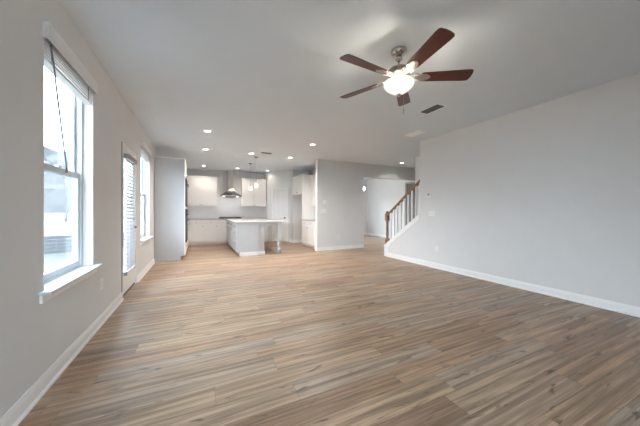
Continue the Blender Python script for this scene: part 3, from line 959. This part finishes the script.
# ------------------------------------------------------------------ pendants, chandelier
for (x, y), lab in {(1.50, 7.43): 'glass pendant lamp over the near end of the island', (1.53, 8.50): 'glass pendant lamp over the middle of the island'}.items():
    e = empty('pendant_light', (x, y, H)); tag(e, lab, 'pendant light', 'pendant lights over the island')
    b = BM(); add_lathe(b, [(0, -.0005), (.06, -.0005), (.06, -.012), (.045, -.024), (0, -.026)], (0, 0, 0), 20); obj('canopy', b, 'vent_grey', e)
    b = BM(); add_tube(b, [(0, 0, -.02), (0, 0, -.70)], .002, 8); obj('stem', b, 'pale_nickel', e)
    b = BM(); add_lathe(b, [(0, -.68), (.016, -.69), (.024, -.71), (.024, -.75), (0, -.75)], (0, 0, 0), 16); obj('socket', b, 'nickel', e)
    b = BM(); add_lathe(b, [(.024, -.745), (.034, -.76), (.050, -.79), (.055, -.83), (.05, -.87), (.04, -.885), (0, -.887)], (0, 0, 0), 20); obj('shade', b, 'pend_glass', e)

e = empty('chandelier', (5.70, 8.55, H)); tag(e, 'chandelier with lit globes in the room beyond the opening', 'chandelier')
b = BM(); add_lathe(b, [(0, -.0005), (.06, -.0005), (.06, -.015), (.03, -.03), (0, -.03)], (0, 0, 0), 18); obj('canopy', b, 'nickel', e)
b = BM(); add_tube(b, [(0, 0, -.02), (0, 0, -.72)], .008); add_lathe(b, [(0, -.84), (.02, -.83), (.035, -.78), (.02, -.72), (0, -.71)], (0, 0, 0), 14); obj('stem', b, 'nickel', e)
for k in range(5):
    a = 2 * PI * k / 5 + .35
    c, s = math.cos(a), math.sin(a)
    b = BM(); add_tube(b, [(0.02 * c, .02 * s, -.78), (.12 * c, .12 * s, -.82), (.21 * c, .21 * s, -.79), (.23 * c, .23 * s, -.74)], .007, 8); ar = obj('arm', b, 'nickel', e)
    b = BM(); add_lathe(b, [(0, -.745), (.03, -.74), (.058, -.70), (.062, -.66), (.05, -.62), (.03, -.605), (0, -.605)], (.23 * c, .23 * s, 0), 18); obj('globe', b, 'globe', ar)

# ------------------------------------------------------------------ ceiling vents
def vent(x0, x1, y0, y1, label, along='y', core='vent_dark', fin='vent_fin', n=9):
    e = empty('ceiling_vent', ((x0 + x1) / 2, (y0 + y1) / 2, H)); tag(e, label, 'ceiling vent')
    w_, l_ = (x1 - x0) / 2, (y1 - y0) / 2
    b = BM(); f = .024
    add_box(b, -w_, -w_ + f, -l_, l_, -.007, -.0005, bev=.002); add_box(b, w_ - f, w_, -l_, l_, -.007, -.0005, bev=.002)
    add_box(b, -w_ + f, w_ - f, -l_, -l_ + f, -.007, -.0005, bev=.002); add_box(b, -w_ + f, w_ - f, l_ - f, l_, -.007, -.0005, bev=.002)
    obj('frame', b, 'vent_white', e)
    box('backing', core, e, -w_ + f, w_ - f, -l_ + f, l_ - f, -.002, -.0006)
    b = BM()
    for k in range(n):
        t = (k + .5) / n
        if along == 'y':
            x = -w_ + f + t * (2 * w_ - 2 * f); add_prism(b, [(x - .006, -.002), (x - .0045, -.002), (x + .005, -.008), (x + .0035, -.008)], 'y', -l_ + f, l_ - f)
        else:
            y = -l_ + f + t * (2 * l_ - 2 * f); add_prism(b, [(y - .006, -.002), (y - .0045, -.002), (y + .005, -.008), (y + .0035, -.008)], 'x', -w_ + f, w_ - f)
    obj('louvres', b, fin, e)
    return e
vent(3.10, 3.31, 2.61, 2.985, 'ceiling vent with dark grey louvres behind the fan', 'y')
vent(3.82, 4.04, 3.65, 4.03, 'pale white ceiling vent near the top of the right wall', 'y', 'vent_white', 'vent_white')
vent(1.47, 1.80, 6.71, 6.87, 'narrow dark ceiling vent in the kitchen ceiling', 'x', 'vent_dark', 'vent_fin', 6)

# ------------------------------------------------------------------ outside
GZ = -1.0
b = BM(); add_box(b, -60, 40, -40, 70, GZ - .3, GZ)
struct('ground', b, 'grass', 'pale winter lawn outside the windows', 'ground')
b = BM(); add_box(b, -3.6, XL - T - .001, 1.2, 8.5, GZ, GZ + .12)
struct('patio_slab', b, 'concrete', 'grey concrete patio slab outside the left windows', 'patio')
fdir = Vector((.94, .34)).normalized(); fn = Vector((-.34, .94)).normalized()
fc = Vector((-6.6, 17.6))
frz = math.atan2(fdir.y, fdir.x)
e = empty('board_fence', (fc.x, fc.y, GZ), frz); tag(e, 'low grey horizontal board fence with pale posts outside the nearest window', 'fence')
b = BM()
for k in range(5): add_box(b, -14, 4, -.02, .02, .04 + k * .18, .04 + k * .18 + .165)
obj('boards', b, 'fence', e)
for x in (-12.5, -9.5, -6.5, -3.9, -1.1, 1.7):
    b = BM(); add_box(b, x - .07, x + .07, -.09, -.021, 0, 1.12, bev=.01); obj('post', b, 'fence_post', e)
b = BM()
p0 = fc + fn * 4
add_prism(b, [(0, 0), (9, 1.1), (30, 2.2), (30, 0)], 'x', -40, 24)
bk = struct('bank', b, 'bank', 'pale grassy bank rising beyond the fence', 'ground')
bk.location = (p0.x, p0.y, GZ); bk.rotation_euler = (0, 0, frz)

b = BM()
rh = random.Random(3)
nx, ny = 60, 10
grid = []
for j in range(ny + 1):
    rowv = []
    for i in range(nx + 1):
        t = j / ny
        z = 1.5 + 13 * t ** .8 + rh.uniform(-.5, .5) * (1 + t)
        rowv.append(b.verts.new((-70 + 110 * i / nx, 26 + 22 * t + rh.uniform(-.6, .6), z)))
    grid.append(rowv)
lowv = [b.verts.new((v.co.x, 24, -.5)) for v in grid[0]]
grid.insert(0, lowv)
for r0_, r1_ in zip(grid, grid[1:]):
    for i in range(nx): b.faces.new((r0_[i], r0_[i + 1], r1_[i + 1], r1_[i]))
hl = struct('hills', b, 'woods', 'pale grey winter woodland hillside behind the bare trees', 'hillside')
hl.location = (p0.x, p0.y, GZ); hl.rotation_euler = (0, 0, frz)

def bare_tree(name, loc, hgt, seed, label):
    rr = random.Random(seed)
    e = empty(name, loc); tag(e, label, 'tree', 'bare trees beyond the fence')
    b = BM()
    def branch(p, d, ln, r, lev):
        q = p + d * ln
        mid = p + d * ln * .5 + Vector((rr.uniform(-1, 1), rr.uniform(-1, 1), 0)) * ln * .04
        add_tube(b, [p, mid, q], [r, r * .85, r * .65], 5)
        if lev == 0: return
        for _ in range(3 if lev > 1 else 4):
            nd = (d + Vector((rr.uniform(-1, 1), rr.uniform(-1, 1), rr.uniform(-.1, .7))) * .75).normalized()
            branch(p + d * ln * rr.uniform(.55, 1.0), nd, ln * rr.uniform(.5, .75), r * .52, lev - 1)
    branch(Vector((0, 0, -.2)), Vector((rr.uniform(-.05, .05), rr.uniform(-.05, .05), 1)).normalized(), hgt * .42, hgt * .011, 3)
    obj('trunk_and_branches', b, 'bark', e)
tl = ['slim bare tree standing on the bank', 'leaning bare tree standing on the bank']
for k, (off, dd) in enumerate(((-14.5, 9), (-10.0, 12), (-8.0, 8), (-5.0, 13), (-3.0, 8), (.5, 11), (3.5, 8), (-17, 12), (-2.0, 19), (-8.5, 19), (-14, 20), (4.5, 19))):
    p = fc + fn * (dd + 3) + fdir * off
    bare_tree('bare_tree', (p.x, p.y, GZ + .3 + dd * .1), random.uniform(8.5, 11), 100 + k, 'bare grey leafless tree outside, beyond the low board fence')
